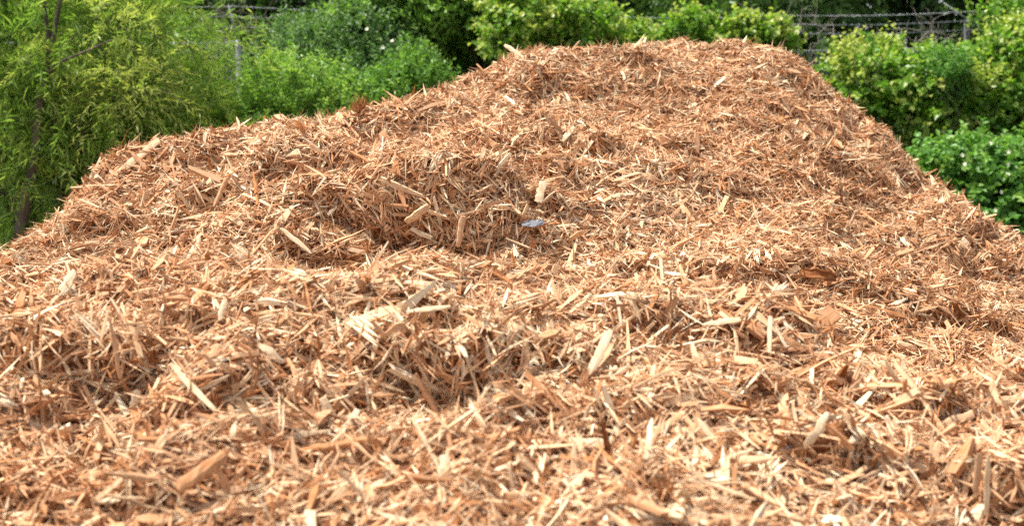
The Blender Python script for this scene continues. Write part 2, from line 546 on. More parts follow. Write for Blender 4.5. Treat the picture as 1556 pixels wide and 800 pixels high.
def add_chips(mb, P, T, N, L, Wd, Th, bend, curl, col, val, kind):
    """slab-like chips of 3 sections (kind 0) or pointed splinters (kind 1)"""
    T, B, N = frame_from(T, N)
    n = len(P)
    seed = RNG.uniform(0, 60, (n, 1))
    if kind == 0:
        ws = np.stack([RNG.uniform(0.15, 1.0, n), RNG.uniform(0.85, 1.1, n), RNG.uniform(0.1, 0.95, n)], 1)
        hs = np.stack([RNG.uniform(0.4, 1.0, n), np.ones(n), RNG.uniform(0.35, 1.0, n)], 1)
        us = np.stack([-np.ones(n), RNG.uniform(-0.35, 0.35, n), np.ones(n)], 1)
        side = RNG.normal(0, 0.35, (n, 3))
        side[:, 1] = 0
        V = np.empty((n, 3, 4, 3))
        G = np.empty((n, 3, 4, 3))
        for s in range(3):
            for c, (sb, sn) in enumerate(((-1, -1), (1, -1), (1, 1), (-1, 1))):
                u = us[:, s] + (RNG.uniform(-0.14, 0.14, n) if s != 1 else 0)
                w = Wd / 2 * (ws[:, s] * sb + side[:, s])
                h = Th / 2 * hs[:, s] * sn + bend * (1 - us[:, s] ** 2) * L * 0.5
                w = w + curl * (us[:, s] ** 2) * L * 0.25
                V[:, s, c] = P + T * (u * L / 2)[:, None] + B * w[:, None] + N * h[:, None]
                G[:, s, c] = np.stack([u * L / 2, w, Th / 2 * sn], 1) + seed
        F = []
        for s in range(2):
            for c in range(4):
                c2 = (c + 1) % 4
                F.append((s * 4 + c, s * 4 + c2, (s + 1) * 4 + c2, (s + 1) * 4 + c))
        F += [(3, 2, 1, 0), (8, 9, 10, 11)]
        k = 12
        faces = [(np.array(F)[None] + (np.arange(n) * k)[:, None, None]).reshape(-1, 4)]
    else:
        V = np.empty((n, 5, 3))
        G = np.empty((n, 5, 3))
        m_ = RNG.uniform(-0.4, 0.4, n)
        V[:, 0] = P - T * (L / 2)[:, None]
        V[:, 4] = P + T * (L / 2)[:, None]
        G[:, 0] = np.stack([-L / 2, 0 * L, 0 * L], 1) + seed
        G[:, 4] = np.stack([L / 2, 0 * L, 0 * L], 1) + seed
        for c, (sb, sn) in enumerate(((-1, -0.5), (1, -0.5), (RNG.uniform(-0.5, 0.5, n), 1))):
            w = Wd / 2 * sb + curl * L * 0.25
            h = Th / 2 * sn + bend * L * 0.5
            V[:, 1 + c] = P + T * (m_ * L / 2)[:, None] + B * w[:, None] + N * h[:, None]
            G[:, 1 + c] = np.stack([m_ * L / 2, w, h], 1) + seed
        F = [(0, 2, 1), (0, 3, 2), (0, 1, 3), (4, 1, 2), (4, 2, 3), (4, 3, 1)]
        k = 5
        faces = [(np.array(F)[None] + (np.arange(n) * k)[:, None, None]).reshape(-1, 3)]
    tint = np.repeat(np.stack([col, val, np.zeros(n)], 1), k, 0)
    mb.add(V.reshape(-1, 3), faces, tint, G.reshape(-1, 3), 0)


def scatter(n, top=False):
    w = (AREA * DENS).ravel()
    w = w / w.sum()
    idx = RNG.choice(NX * NY, n, p=w)
    fx = np.clip(idx % NX + RNG.uniform(-.5, .5, n), 0, NX - 1.001)
    fy = np.clip(idx // NX + RNG.uniform(-.5, .5, n), 0, NY - 1.001)
    P, N = bil(SURF, fx, fy), norm(bil(NRM, fx, fy))
    return P, N


def wood_tints(n, P):
    patch = vnoise(P * np.array([2.2, 2.2, 2.2]), 31) * 0.07 - 0.01 + vnoise(P * 0.9, 33) * 0.05
    c = np.where(RNG.random(n) < 0.24, RNG.normal(0.86, 0.09, n), RNG.normal(0.53, 0.14, n)) + patch
    c = np.where(RNG.random(n) < 0.07, RNG.normal(0.2, 0.08, n), c)
    damp = np.clip(vnoise(P * np.array([1.6, 2.2, 3.0]) + 9, 35) * 1.6 - 0.35, 0, 1)       # patches of damper, browner stuff
    return np.clip(c - 0.10 * damp, 0, 1), np.clip(RNG.normal(0.5, 0.24, n) - 0.25 * damp, 0, 1)


def lay(mb, n, kind, Lmed, Lsig, Wmed, lift, tilt, Lmax=0.16):
    P, N = scatter(n)
    L = np.clip(Lmed * np.exp(RNG.normal(0, Lsig, n)), 0.008, Lmax)
    Wd = Wmed * np.exp(RNG.normal(0, 0.42, n)) * np.clip((L / Lmed) ** 0.4, 0.5, 1.6)
    Th = Wd * RNG.uniform(0.18, 0.5, n)
    # neighbours lie roughly the same way
    ang = vnoise(P * 3.5, 17) * 2.2 + RNG.normal(0, 0.95, n)
    ref = np.stack([np.cos(ang), np.sin(ang), np.zeros(n)], 1)
    nn = norm(N + RNG.normal(0, tilt, (n, 3)))
    steep = np.clip((0.75 - N[:, 2]) / 0.3, 0, 1)[:, None]                 # on steep faces pieces hang down the slope
    ref = ref * (1 - 0.5 * steep) + steep * (np.array([0, 0, -0.35]) + RNG.normal(0, 0.75, (n, 3)))
    T = norm(ref - nn * np.sum(ref * nn, 1, keepdims=True))
    T = norm(T + RNG.normal(0, tilt * 0.5, (n, 3)))
    P = P + N * (RNG.uniform(-0.012, lift, n))[:, None]
    c, v = wood_tints(n, P)
    if kind == 2:
        k = 5
        nn = norm(nn - T * np.sum(nn * T, 1, keepdims=True))
        B = np.cross(nn, T)
        rep = lambda q: np.repeat(q, k, 0)
        m = n * k
        s_ = np.tile(np.arange(k) - 2.0, n) + RNG.normal(0, .3, m)
        P2 = rep(P) + rep(B) * (s_ * rep(Wd) * 0.62)[:, None] + rep(T) * (RNG.normal(0, .16, m) * rep(L))[:, None] + rep(nn) * RNG.normal(0, .0012, m)[:, None]
        T2 = norm(rep(T) + rep(B) * (s_ * 0.035)[:, None] + RNG.normal(0, .05, (m, 3)))
        add_chips(mb, P2, T2, rep(nn), rep(L) * RNG.uniform(.5, 1.1, m), rep(Wd) * RNG.uniform(.6, 1.3, m), rep(Wd) * RNG.uniform(.4, .9, m), rep(RNG.normal(0, .04, n)),
                  rep(RNG.normal(0, .05, n)), np.clip(rep(c) + RNG.normal(0, .05, m), 0, 1), rep(v), 1)
        return
    add_chips(mb, P, T, norm(nn - T * np.sum(nn * T, 1, keepdims=True)), L, Wd, Th, RNG.normal(0, 0.05, n), RNG.normal(0, 0.06, n), c, v, kind)


mulch = MB()
ii = np.arange(NX * NY).reshape(NY, NX)
quads = np.stack([ii[:-1, :-1], ii[:-1, 1:], ii[1:, 1:], ii[1:, :-1]], -1).reshape(-1, 4)
mulch.add(SURF.reshape(-1, 3), quads, (0.3, 0.5, 0), None, 1, True)
lay(mulch, 78000, 0, 0.046, 0.48, 0.0062, 0.018, 0.45)         # flat shreds
lay(mulch, 17000, 0, 0.062, 0.40, 0.0074, 0.028, 0.42)         # longer flat pieces
lay(mulch, 195000, 1, 0.049, 0.48, 0.0045, 0.030, 0.50)        # splinters and fibres
lay(mulch, 26000, 0, 0.015, 0.40, 0.0045, 0.020, 0.70, 0.04)   # crumbs
lay(mulch, 1500, 1, 0.075, 0.35, 0.0040, 0.045, 0.70)          # stray ends that stick out
lay(mulch, 1100, 0, 0.062, 0.30, 0.0140, 0.032, 0.38)          # broad chips
lay(mulch, 24000, 2, 0.058, 0.35, 0.0036, 0.032, 0.42)         # torn bundles: several fibres lying side by side

# shaggy tufts of fibre
P, N = scatter(420)
for p, n_ in zip(P, N):
    k = int(RNG.integers(14, 34))
    dirn = norm(n_ * 0.8 + RNG.normal(0, 0.6, 3))
    T = norm(dirn + RNG.normal(0, 0.38, (k, 3)))
    L = RNG.uniform(0.02, 0.05, k)
    c = np.clip(RNG.normal(RNG.choice([0.25, 0.42, 0.6]), 0.07, k), 0, 1)
    add_chips(mulch, p + n_ * 0.012 + T * (L / 2)[:, None] + RNG.normal(0, 0.004, (k, 3)), T, norm(RNG.normal(0, 1, (k, 3))), L, np.full(k, 0.0018), np.full(k, 0.0014),
              RNG.normal(0, 0.08, k), RNG.normal(0, 0.08, k), c, np.full(k, 0.5), 1)
o = mulch.build("wood_mulch", [M_WOOD, M_CORE])
tag(o, "tall heap of shredded orange-tan wood mulch filling the foreground", "mulch pile", None, "stuff")

# ------------------------------------------------------------------ pieces that stand out of the heap, each a thing
bv = BVHTree.FromPolygons([tuple(v) for v in SURF.reshape(-1, 3).tolist()], quads.tolist())
SLG = "standout pieces of wood lying on the mulch heap"
PIECES = [
    # name, px, py, length px, width px, angle deg, tint, bend, label
    ("wood_sliver", 912, 535, 78, 14, 62, .97, .02, "widest cream flat sliver leaning up in the middle of the front mound"),
    ("wood_sliver", 984, 692, 105, 10, 82, 1.0, .08, "long whitish curved sliver standing nearly upright low on the front mound"),
    ("wood_sliver", 450, 366, 58, 9, -40, .95, .0, "cream sliver slanting down below the middle scarp, left of the dark hollow"),
    ("wood_sliver", 411, 537, 46, 13, -36, .93, .05, "blunt cream sliver slanting downward on the front mound above the red-brown stick"),
    ("wood_stick", 508, 677, 104, 13, 11, .30, .0, "straight red-brown stick lying nearly level on the front mound"),
    ("wood_stick", 634, 325, 42, 13, 36, .74, .05, "pale rounded stick poking out of the dark hollow in the middle scarp"),
    ("wood_splinter", 1170, 509, 56, 7, 88, 1.0, .0, "upright white splinter, the taller of the pair meeting in an inverted V"),
    ("wood_splinter", 1184, 508, 44, 5, -62, .97, .0, "short white splinter slanting down, right half of the inverted V pair"),
    ("wood_sliver", 1096, 490, 60, 10, 9, .88, .0, "cream sliver lying nearly level just under the front crest, left of the inverted V pair"),
    ("wood_splinter", 1102, 698, 96, 6, 19, .98, .0, "long thin cream splinter rising gently to the right low on the front mound"),
    ("wood_splinter", 1106, 746, 86, 8, -19, .84, .0, "long tan splinter falling to the right near the bottom edge"),
    ("wood_splinter", 651, 470, 64, 7, 7, .93, .0, "thin cream splinter lying level near the top of the front mound"),
    ("wood_chip", 677, 711, 36, 16, -80, .97, .0, "blunt whitish block-shaped chip standing upright near the bottom centre"),
    ("wood_chip", 888, 677, 56, 17, 6, .84, .04, "thick yellowish chip lying level beside the dark gap low on the front mound"),
    ("wood_sliver", 1240, 655, 62, 13, 58, .93, .12, "curved cream shaving rising to the right on the lower right of the front mound"),
    ("wood_stick", 1388, 532, 54, 13, -28, .76, .0, "yellowish stick with square ends on the right-hand slope"),
    ("wood_sliver", 1500, 738, 92, 10, 88, .90, .0, "tall cream sliver standing upright beside the dark gap at the lower right corner"),
    ("wood_sliver", 1485, 722, 64, 12, 84, .62, .0, "pinkish tan sliver standing just left of the tall cream one at the lower right"),
    ("wood_chunk", 306, 718, 82, 22, 36, .36, .0, "thick brown split chunk leaning up to the right at the lower left"),
    ("wood_chip", 503, 640, 72, 18, -70, .80, .04, "broad yellow torn chip above the red-brown stick"),
    ("wood_stick", 649, 601, 74, 11, -60, .50, .0, "pinkish brown stick hanging down out of the gap in the front mound"),
    ("wood_splinter", 338, 472, 34, 9, 76, .97, .0, "short upright cream splinter at the top left of the front mound"),
    ("wood_chip", 321, 546, 48, 17, 62, .60, .0, "oval tan chip standing on edge on the left of the front mound"),
    ("wood_chip", 309, 513, 44, 14, 28, .90, .06, "cream chip curling up to the right above the oval tan chip"),
    ("wood_sliver", 103, 430, 42, 15, 60, .97, .0, "short broad whitish sliver leaning up at the far left of the heap"),
    ("wood_plank", 208, 240, 88, 12, 38, .84, .0, "long pale plank-like piece leaning on the left shoulder of the heap"),
    ("bark_strip", 1243, 418, 54, 15, -12, .03, .16, "dark hollow curled strip of bark on the right-hand slope"),
    ("wood_stick", 781, 80, 38, 7, -36, .88, .0, "cream stick jutting out over the left end of the highest crest"),
    ("wood_splinter", 364, 186, 30, 4, -70, .86, .0, "thin splinter sticking up against the greenery on the left crest"),
    ("wood_chip", 822, 292, 34, 12, 74, .93, .0, "cream chip standing upright on the slope just above the pale plastic scrap"),
    ("wood_chip", 587, 212, 28, 17, -55, .48, .05, "rounded brown chip near the upper left crest"),
    ("wood_sliver", 558, 750, 62, 14, 34, .96, .0, "whitish sliver rising to the right near the bottom edge, left of centre"),
    ("wood_splinter", 1074, 655, 46, 9, -52, .93, .0, "cream splinter slanting down just above the long thin gently rising one"),
    ("wood_splinter", 1342, 590, 62, 5, -44, .95, .0, "thin cream splinter slanting down on the lower right slope"),
    ("wood_chip", 1452, 640, 58, 14, 20, .70, .0, "thick tan chip lying almost level toward the lower right edge"),
    ("wood_stick", 335, 292, 46, 7, 66, .55, .0, "pinkish stick leaning on the left upper slope, longest there"),
    ("wood_chip", 205, 608, 28, 12, 72, .99, .0, "small whitish flake standing up on the lower left of the front mound"),
    ("wood_stick", 700, 352, 46, 9, 80, .70, .0, "tan stick standing upright inside the dark hollow of the middle scarp"),
    ("wood_splinter", 990, 575, 42, 8, 76, .97, .0, "short cream splinter standing right of the widest cream flat sliver"),
    ("wood_stick", 1180, 378, 60, 6, -22, .78, .0, "thin tan stick falling to the right below the ridge's right-hand slope"),
    ("wood_sliver", 300, 380, 40, 9, 80, .90, .0, "cream sliver standing upright on the left flank behind the front mound"),
]


def piece(name, px, py, lpx, wpx, ang, tint, bend, label, lift=0.026):
    r = norm(ray(px, py))
    loc, nn, idx, ds = bv.ray_cast(Vector(CAM.tolist()), Vector(r.tolist()))
    if loc is None:                                 # just over the crest: take the crest below it
        for dy in range(4, 60, 4):
            r = norm(ray(px, py + dy))
            loc, nn, idx, ds = bv.ray_cast(Vector(CAM.tolist()), Vector(r.tolist()))
            if loc is not None:
                break
        P = np.array(loc) + np.array([0, 0, 0.03])
    else:
        P = np.array(loc)
    n = np.array(nn)
    n = n if n[2] > 0 else -n
    a = math.radians(ang)
    s = norm(np.array([1.0, 0, 0]) * math.cos(a) + UPV * math.sin(a))
    surfT = norm(np.cross(n, np.cross(r, s)))
    if surfT @ s < 0:
        surfT = -surfT
    T = norm(surfT * 0.35 + s * 0.65)
    nf = norm(n * 0.4 - r * 0.6)
    nf = norm(nf - T * (nf @ T))
    dd = (P - CAM) @ FWD
    L, Wd = lpx * dd / FPX, wpx * dd / FPX
    P = P - r * (lift / max(0.35, float(n @ -r)) * 0.8 + 0.006)      # on top of the loose shreds
    for _ in range(9):                                              # slide out until nothing of the heap's surface lies over it
        clear = 0
        for u in (-0.45, -0.2, 0.1, 0.45):
            q = P + T * u * L
            v = q - CAM
            dq = float(np.linalg.norm(v))
            h_ = bv.ray_cast(Vector(CAM.tolist()), Vector((v / dq).tolist()))
            if h_[0] is None or h_[3] > dq + 0.042:
                clear += 1
        if clear >= 3:
            break
        P = P - r * 0.014
    B = np.cross(nf, T)
    mb = MB()
    S = 9
    th = max(0.0022, Wd * (0.62 if "stick" in name or "chunk" in name else 0.25))
    rg = np.random.default_rng(int(px * 7 + py))
    V, G = [], []
    w0, w1 = (rg.uniform(.15, .6), rg.uniform(.3, .8)) if "plank" in name or "sliver" in name or "splinter" in name else (rg.uniform(.6, .95), rg.uniform(.6, .95))
    for i in range(S):
        u = -1 + 2 * i / (S - 1)
        e = abs(u) ** 3
        wf = (1 - e) + e * (w0 if u < 0 else w1)
        wf *= 1 + rg.uniform(-.1, .1)
        off = rg.normal(0, 0.06) * Wd
        h0 = bend * L * (1 - u * u) * 1.6
        ring = [(-1, -.55), (-.85, .5), (-.3, 1), (.35, .9), (.9, .5), (1, -.5), (.3, -1), (-.4, -.95)]
        for (b_, c_) in ring:
            du_ = (rg.uniform(-.06, .06) if i in (0, S - 1) else 0)
            V.append(P + T * ((u + du_) * L / 2) + B * (b_ * wf * Wd / 2 * rg.uniform(.88, 1.08) + off) + nf * (c_ * th / 2 * rg.uniform(.75, 1.1) * (1 - .4 * e) + h0 + (0.25 * Wd * b_ * b_ if "bark" in name else 0)))
            G.append((u * L / 2 + px, b_ * Wd / 2 + py, c_ * th / 2))
    F = [(i * 8 + j, i * 8 + (j + 1) % 8, (i + 1) * 8 + (j + 1) % 8, (i + 1) * 8 + j) for i in range(S - 1) for j in range(8)]
    mb.add(np.array(V), [np.array(F), np.array([[7, 6, 5, 4, 3, 2, 1, 0], [(S - 1) * 8 + j for j in range(8)]])], (tint * 0.93, 0.42, 0), np.array(G), 0)
    ob = mb.build(name, M_WOOD)
    me = ob.data                                   # origin at the piece itself
    c = np.mean(V, 0)
    co = np.empty(len(me.vertices) * 3, np.float32)
    me.vertices.foreach_get("co", co)
    me.vertices.foreach_set("co", (co.reshape(-1, 3) - c.astype(np.float32)).ravel())
    ob.location = c.tolist()
    me.update()
    return tag(ob, label, name.split("_")[-1] if name != "bark_strip" else "bark", SLG)


for a in PIECES:
    piece(*a)


def hit(px, py):
    for dy in range(0, 80, 4):
        r = norm(ray(px, py + dy))
        loc, nn, idx, ds = bv.ray_cast(Vector(CAM.tolist()), Vector(r.tolist()))
        if loc is not None:
            return np.array(loc), norm(np.array(nn) * (1 if nn[2] > 0 else -1)), r


for px, py, c0, label in ((548, 178, .2, "shaggy tuft of red-brown fibre standing on the upper left crest"),
                          (882, 150, .5, "shaggy tuft of orange fibre below the highest crest")):
    p, n_, r = hit(px, py)
    mb = MB()
    k = 150
    T = norm(np.array([0, -0.2, 1]) * 0.9 + RNG.normal(0, 0.42, (k, 3)))
    L = RNG.uniform(0.03, 0.075, k)
    add_chips(mb, p + np.array([0, 0, 0.012]) + T * (L / 2)[:, None] + RNG.normal(0, 0.011, (k, 3)), T, norm(RNG.normal(0, 1, (k, 3))), L, np.full(k, 0.0026), np.full(k, 0.002),
              RNG.normal(0, 0.08, k), RNG.normal(0, 0.08, k), np.clip(RNG.normal(c0, 0.06, k), 0, 1), np.full(k, 0.5), 1)
    tag(mb.build("fibre_tuft", M_WOOD), label, "fibre tuft")


def scrap(px, py, lpx, wpx, label):
    p, n_, r = hit(px, py)
    dd = (p - CAM) @ FWD
    s = norm(np.array([1, 0, 0.12]))
    b = norm(np.cross(n_, s))
    mb = MB()
    G_, F = [], []
    rg = np.random.default_rng(px)
    for i in range(8):
        for j in range(4):
            u, v = i / 7 - .5, j / 3 - .5
            G_.append(p + n_ * (0.026 + rg.normal(0, .0018)) - r * 0.04 + s * u * lpx * dd / FPX + b * v * wpx * dd / FPX * (1 - u * u * 1.8) + b * rg.normal(0, .001))
    top = np.array(G_)
    V = np.concatenate([top, top - n_ * 0.0012])
    for i in range(7):
        for j in range(3):
            a = i * 4 + j
            F.append((a, a + 4, a + 5, a + 1))
            F.append((a + 32, a + 33, a + 37, a + 36))
    for i in range(7):
        for j in (0, 3):
            a = i * 4 + j
            F.append((a, a + 32, a + 36, a + 4))
    mb.add(V, np.array(F))
    tag(mb.build("plastic_scrap", M_PLAST), label, "plastic scrap")


scrap(806, 346, 34, 12, "crumpled pale blue-grey plastic scrap lying on the middle of the heap")
scrap(1190, 690, 22, 11, "small pale bluish plastic scrap on the lower front mound")

# ------------------------------------------------------------------ ground and grass
gm = MB()
gs = np.linspace(-60, 60, 61)
GGX, GGY = np.meshgrid(gs, np.linspace(-20, 160, 91))
gz = 0.04 * vnoise(np.c_[GGX.ravel() * 0.4, GGY.ravel() * 0.4, np.zeros(GGX.size)], 3)
gq = np.arange(GGX.size).reshape(91, 61)
gm.add(np.c_[GGX.ravel(), GGY.ravel(), gz - 0.03], np.stack([gq[:-1, :-1], gq[:-1, 1:], gq[1:, 1:], gq[1:, :-1]], -1).reshape(-1, 4), smooth=True)
tag(gm.build("ground", M_SOIL), None, None, None, "structure")


# ------------------------------------------------------------------ foliage
def add_leaves(mb, P, D, N, L, Wd, t, v, fold=0.25, droop=0.15, simple=False):
    """one leaf per row: base P, pointing D, facing N"""
    n = len(P)
    D = norm(D)
    B = norm(np.cross(N, D))
    N = np.cross(D, B)
    L_, W_ = L[:, None], Wd[:, None]
    if simple:
        V = np.stack([P, P + D * L_ * .45 + B * W_ * .5 + N * W_ * fold, P + D * L_ - N * L_ * droop, P + D * L_ * .45 - B * W_ * .5 + N * W_ * fold], 1)
        F = [(0, 2, 1), (0, 3, 2)]
        k = 4
        fs = (np.array(F)[None] + (np.arange(n) * k)[:, None, None]).reshape(-1, 3)
    else:
        V = np.stack([P, P + D * L_ * .25 + B * W_ * .42 + N * W_ * fold, P + D * L_ * .65 + B * W_ * .46 + N * W_ * fold - N * L_ * droop * .3,
                      P + D * L_ - N * L_ * droop,
                      P + D * L_ * .65 - B * W_ * .46 + N * W_ * fold - N * L_ * droop * .3, P + D * L_ * .25 - B * W_ * .42 + N * W_ * fold], 1)
        F = [(0, 3, 2, 1), (0, 5, 4, 3)]
        k = 6
        fs = (np.array(F)[None] + (np.arange(n) * k)[:, None, None]).reshape(-1, 4)
    mb.add(V.reshape(-1, 3), [fs], np.repeat(np.stack([t, v, np.zeros(n)], 1), k, 0), None, 0, False)


def ell_points(ells, n, rg, shell=0.72):
    """points near the lumpy shells of ellipsoids ((cx,cy,cz),(rx,ry,rz)), with outward directions"""
    vol = np.array([(r[0] * r[1] + r[1] * r[2] + r[0] * r[2]) for c, r in ells])
    pick = rg.choice(len(ells), n, p=vol / vol.sum())
    C = np.array([c for c, r in ells])[pick]
    R = np.array([r for c, r in ells])[pick]
    d_ = norm(rg.normal(0, 1, (n, 3)))
    lump = 1 + 0.22 * vnoise(d_ * 2.3 + C * 3.1, 8) + 0.10 * vnoise(d_ * 6 + C, 9)
    rad = rg.uniform(shell, 1.0, n) * lump
    inner = rg.random(n) < 0.18
    rad = np.where(inner, rg.uniform(0.2, shell, n), rad)
    P = C + d_ * R * rad[:, None]
    out = norm(d_ / R)
    return P, out, rad


def shoots(mb, ells, nshoot, nleaf, Ls, leafL, leafW, rg, up=0.6, outw=0.7, droop=0.0, tipy=0.55, base=0.4, simple=False, gap=0.25, spread=0.9,
           fold=0.25, face=0.5, zmin=0.03, shell=0.72, twigs=None, ldroop=0.15):
    P, out, rad = ell_points(ells, nshoot, rg, shell)
    keep = (vnoise(P * 2.6 + 5, 12) > -1 + gap * 1.2 + rg.uniform(-.25, .25, len(P))) & (P[:, 2] > zmin)
    P, out, rad = P[keep], out[keep], rad[keep]
    n = len(P)
    D = norm(out * outw + np.array([0, 0, up]) + rg.normal(0, 0.35, (n, 3)))
    L = Ls * rg.uniform(0.55, 1.35, n)
    shade = np.clip(rg.normal(base, 0.10, n) + vnoise(P * 1.7, 14) * 0.14, 0, 1)
    k = nleaf
    tt = (np.arange(k) + 0.6) / k
    T = tt[None, :] + rg.uniform(-.05, .05, (n, k))
    Q = P[:, None] + D[:, None] * (T * L[:, None])[..., None] - np.array([0, 0, 1.0]) * (droop * (T ** 2) * L[:, None])[..., None]
    tang = norm(D[:, None] - np.array([0, 0, 1.0]) * (2 * droop * T)[..., None])
    side = norm(np.cross(tang, rg.normal(0, 1, (n, k, 3))))
    LD = norm(tang * (1.0 - spread * (1 - 0.4 * T[..., None])) + side * spread)
    LN = norm(np.array([0, 0, 1.0]) * face + out[:, None] * 0.35 + rg.normal(0, 0.38, (n, k, 3)))
    sz = rg.uniform(0.65, 1.25, (n, k)) * (1 - 0.35 * T)
    tint = np.clip(shade[:, None] + (T ** 3) * tipy * rg.uniform(.2, 1, (n, 1)) + rg.normal(0, .06, (n, k)), 0, 1)
    val = np.clip(rg.normal(.5, .18, (n, k)), 0, 1)
    add_leaves(mb, Q.reshape(-1, 3), LD.reshape(-1, 3), LN.reshape(-1, 3), (leafL * sz).ravel(), (leafW * sz).ravel(), tint.ravel(), val.ravel(), fold, ldroop, simple)
    if twigs is not None:
        sel = rg.random(n) < 0.35
        Pa, Pb = P[sel] - D[sel] * 0.05, P[sel] + D[sel] * L[sel, None] * 0.5
        m = len(Pa)
        b = norm(np.cross(D[sel], rg.normal(0, 1, (m, 3)))) * 0.0022
        c = np.cross(norm(D[sel]), b)
        V = np.stack([Pa - b, Pa + b, Pa + c, Pb - b * .5, Pb + b * .5, Pb + c * .5], 1)
        F = np.array([(0, 1, 4, 3), (1, 2, 5, 4), (2, 0, 3, 5)])
        twigs.add(V.reshape(-1, 3), [(F[None] + (np.arange(m) * 6)[:, None, None]).reshape(-1, 4)])
    return P


def wander(a, b, rg, k=9, amp=0.08):
    a, b = np.asarray(a, float), np.asarray(b, float)
    t = np.linspace(0, 1, k)[:, None]
    p = a + (b - a) * t
    w = np.cumsum(rg.normal(0, amp, (k, 3)), 0)
    w = w - w[0] - (w[-1] - w[0]) * t
    return p + w * np.linalg.norm(b - a) * 0.5


def limbs(mb, foot, ells, rg, r0=0.03, per=2, amp=0.07):
    """stems from the foot up into each crown lobe, forking"""
    foot = np.asarray(foot, float)
    for c, r in ells:
        c, r = np.array(c), np.array(r)
        f = foot + rg.normal(0, 0.05, 3) * np.array([1, 1, 0])
        pts = wander(f, c, rg, 9, amp)
        mb.tube(pts, np.linspace(r0, r0 * 0.42, 9), 6, cap=False)
        for _ in range(per):
            s = pts[int(rg.integers(4, 8))]
            e = c + norm(rg.normal(0, 1, 3) + np.array([0, 0, 0.4])) * r * 0.85
            q = wander(s, e, rg, 6, amp)
            mb.tube(q, np.linspace(r0 * 0.42, r0 * 0.12, 6), 5, cap=False)
            for _ in range(2):
                e2 = q[3] + norm(rg.normal(0, 1, 3) + np.array([0, 0, 0.5])) * r * 0.6
                mb.tube(wander(q[3], e2, rg, 5, amp), np.linspace(r0 * 0.2, r0 * 0.06, 5), 4, cap=False)


def E(px, py, Y, rxpx, rypx, ry):
    """crown lobe centred at a point of the photo at distance Y: half-width and half-height in photo pixels, half-depth in metres"""
    c = at(px, py, Y)
    k = Y / FPX
    return (tuple(c), (rxpx * k, ry, rypx * k))


def flowers(px_list, parent, rg, Y, size=0.017):
    """each a five-petalled bloom, tiny in the picture"""
    for (px, py, dY) in px_list:
        c = at(px, py, Y + dY)
        mb = MB()
        for b in range(1):
            cc = c
            ax = norm(np.array([rg.normal(0, .4), -1, rg.normal(0.5, .4)]))
            u = norm(np.cross(ax, [0, 0, 1]))
            w = np.cross(u, ax)
            D = np.array([u * math.cos(t) + w * math.sin(t) + ax * 0.35 for t in np.arange(5) * 2 * math.pi / 5 + 0.3])
            add_leaves(mb, np.repeat(cc[None], 5, 0), D, np.repeat(ax[None], 5, 0), np.full(5, size), np.full(5, size * .8), np.full(5, .9), np.full(5, .5))
        mb.build("flower", M_PETAL, parent)


def plant(name, label, cat, foot, ells, leafmat, seed, shoot_kw, r0=0.02, stemmat=None, group=None, per=2, blooms=None, fY=None, amp=0.07, extra=None):
    rg = np.random.default_rng(seed)
    e = empty(name, (foot[0], foot[1], 0.0), label, cat, group)
    mb, st = MB(), MB()
    if isinstance(shoot_kw, dict):
        shoot_kw = [shoot_kw]
    for kw in shoot_kw:
        kw = dict(kw)
        shoots(mb, kw.pop("ells", ells), rg=rg, twigs=st, **kw)
    limbs(st, foot, ells, rg, r0, per, amp)
    if extra:
        extra(st, rg)
    mb.build("crown" if "tree" in name or "willow" in name else "foliage", leafmat, e)
    st.build("trunk" if "tree" in name or "willow" in name else "stem", stemmat or M_BARK, e)
    if blooms:
        flowers(blooms, e, rg, fY)
    return e


def foot(px, Y):
    p = at(px, 300, Y)
    return (p[0], p[1], -0.02)


# feathery willow at the left
we = [E(60, 60, 8.2, 170, 110, .7), E(190, 70, 8.4, 130, 110, .6), E(-60, 120, 8.3, 140, 170, .7), E(130, 180, 8.1, 150, 90, .6), E(250, 170, 8.6, 90, 80, .5),
      E(30, 270, 8.0, 110, 90, .5), E(140, 270, 8.2, 90, 60, .5), E(0, -60, 8.3, 150, 80, .6), E(190, -30, 8.5, 90, 50, .4)]


def willow_extra(st, rg):
    a = at(52, 250, 7.7)
    st.tube([foot(28, 7.7), at(26, 380, 7.7), at(40, 300, 7.7), a, at(60, 150, 7.68), at(72, 105, 7.68)], [.05, .044, .036, .03, .026, .022], 8)
    st.tube([at(72, 105, 7.68), at(80, 60, 7.68), at(92, 0, 7.68), at(96, -80, 7.7)], [.02, .017, .012, .006], 7)
    st.tube([at(74, 100, 7.68), at(73, 50, 7.68), at(66, 0, 7.7), at(58, -70, 7.7)], [.02, .015, .01, .006], 6)
    st.tube([at(66, 120, 7.68), at(90, 95, 7.5), at(125, 80, 7.5), at(170, 60, 7.45)], [.014, .01, .007, .004], 5)


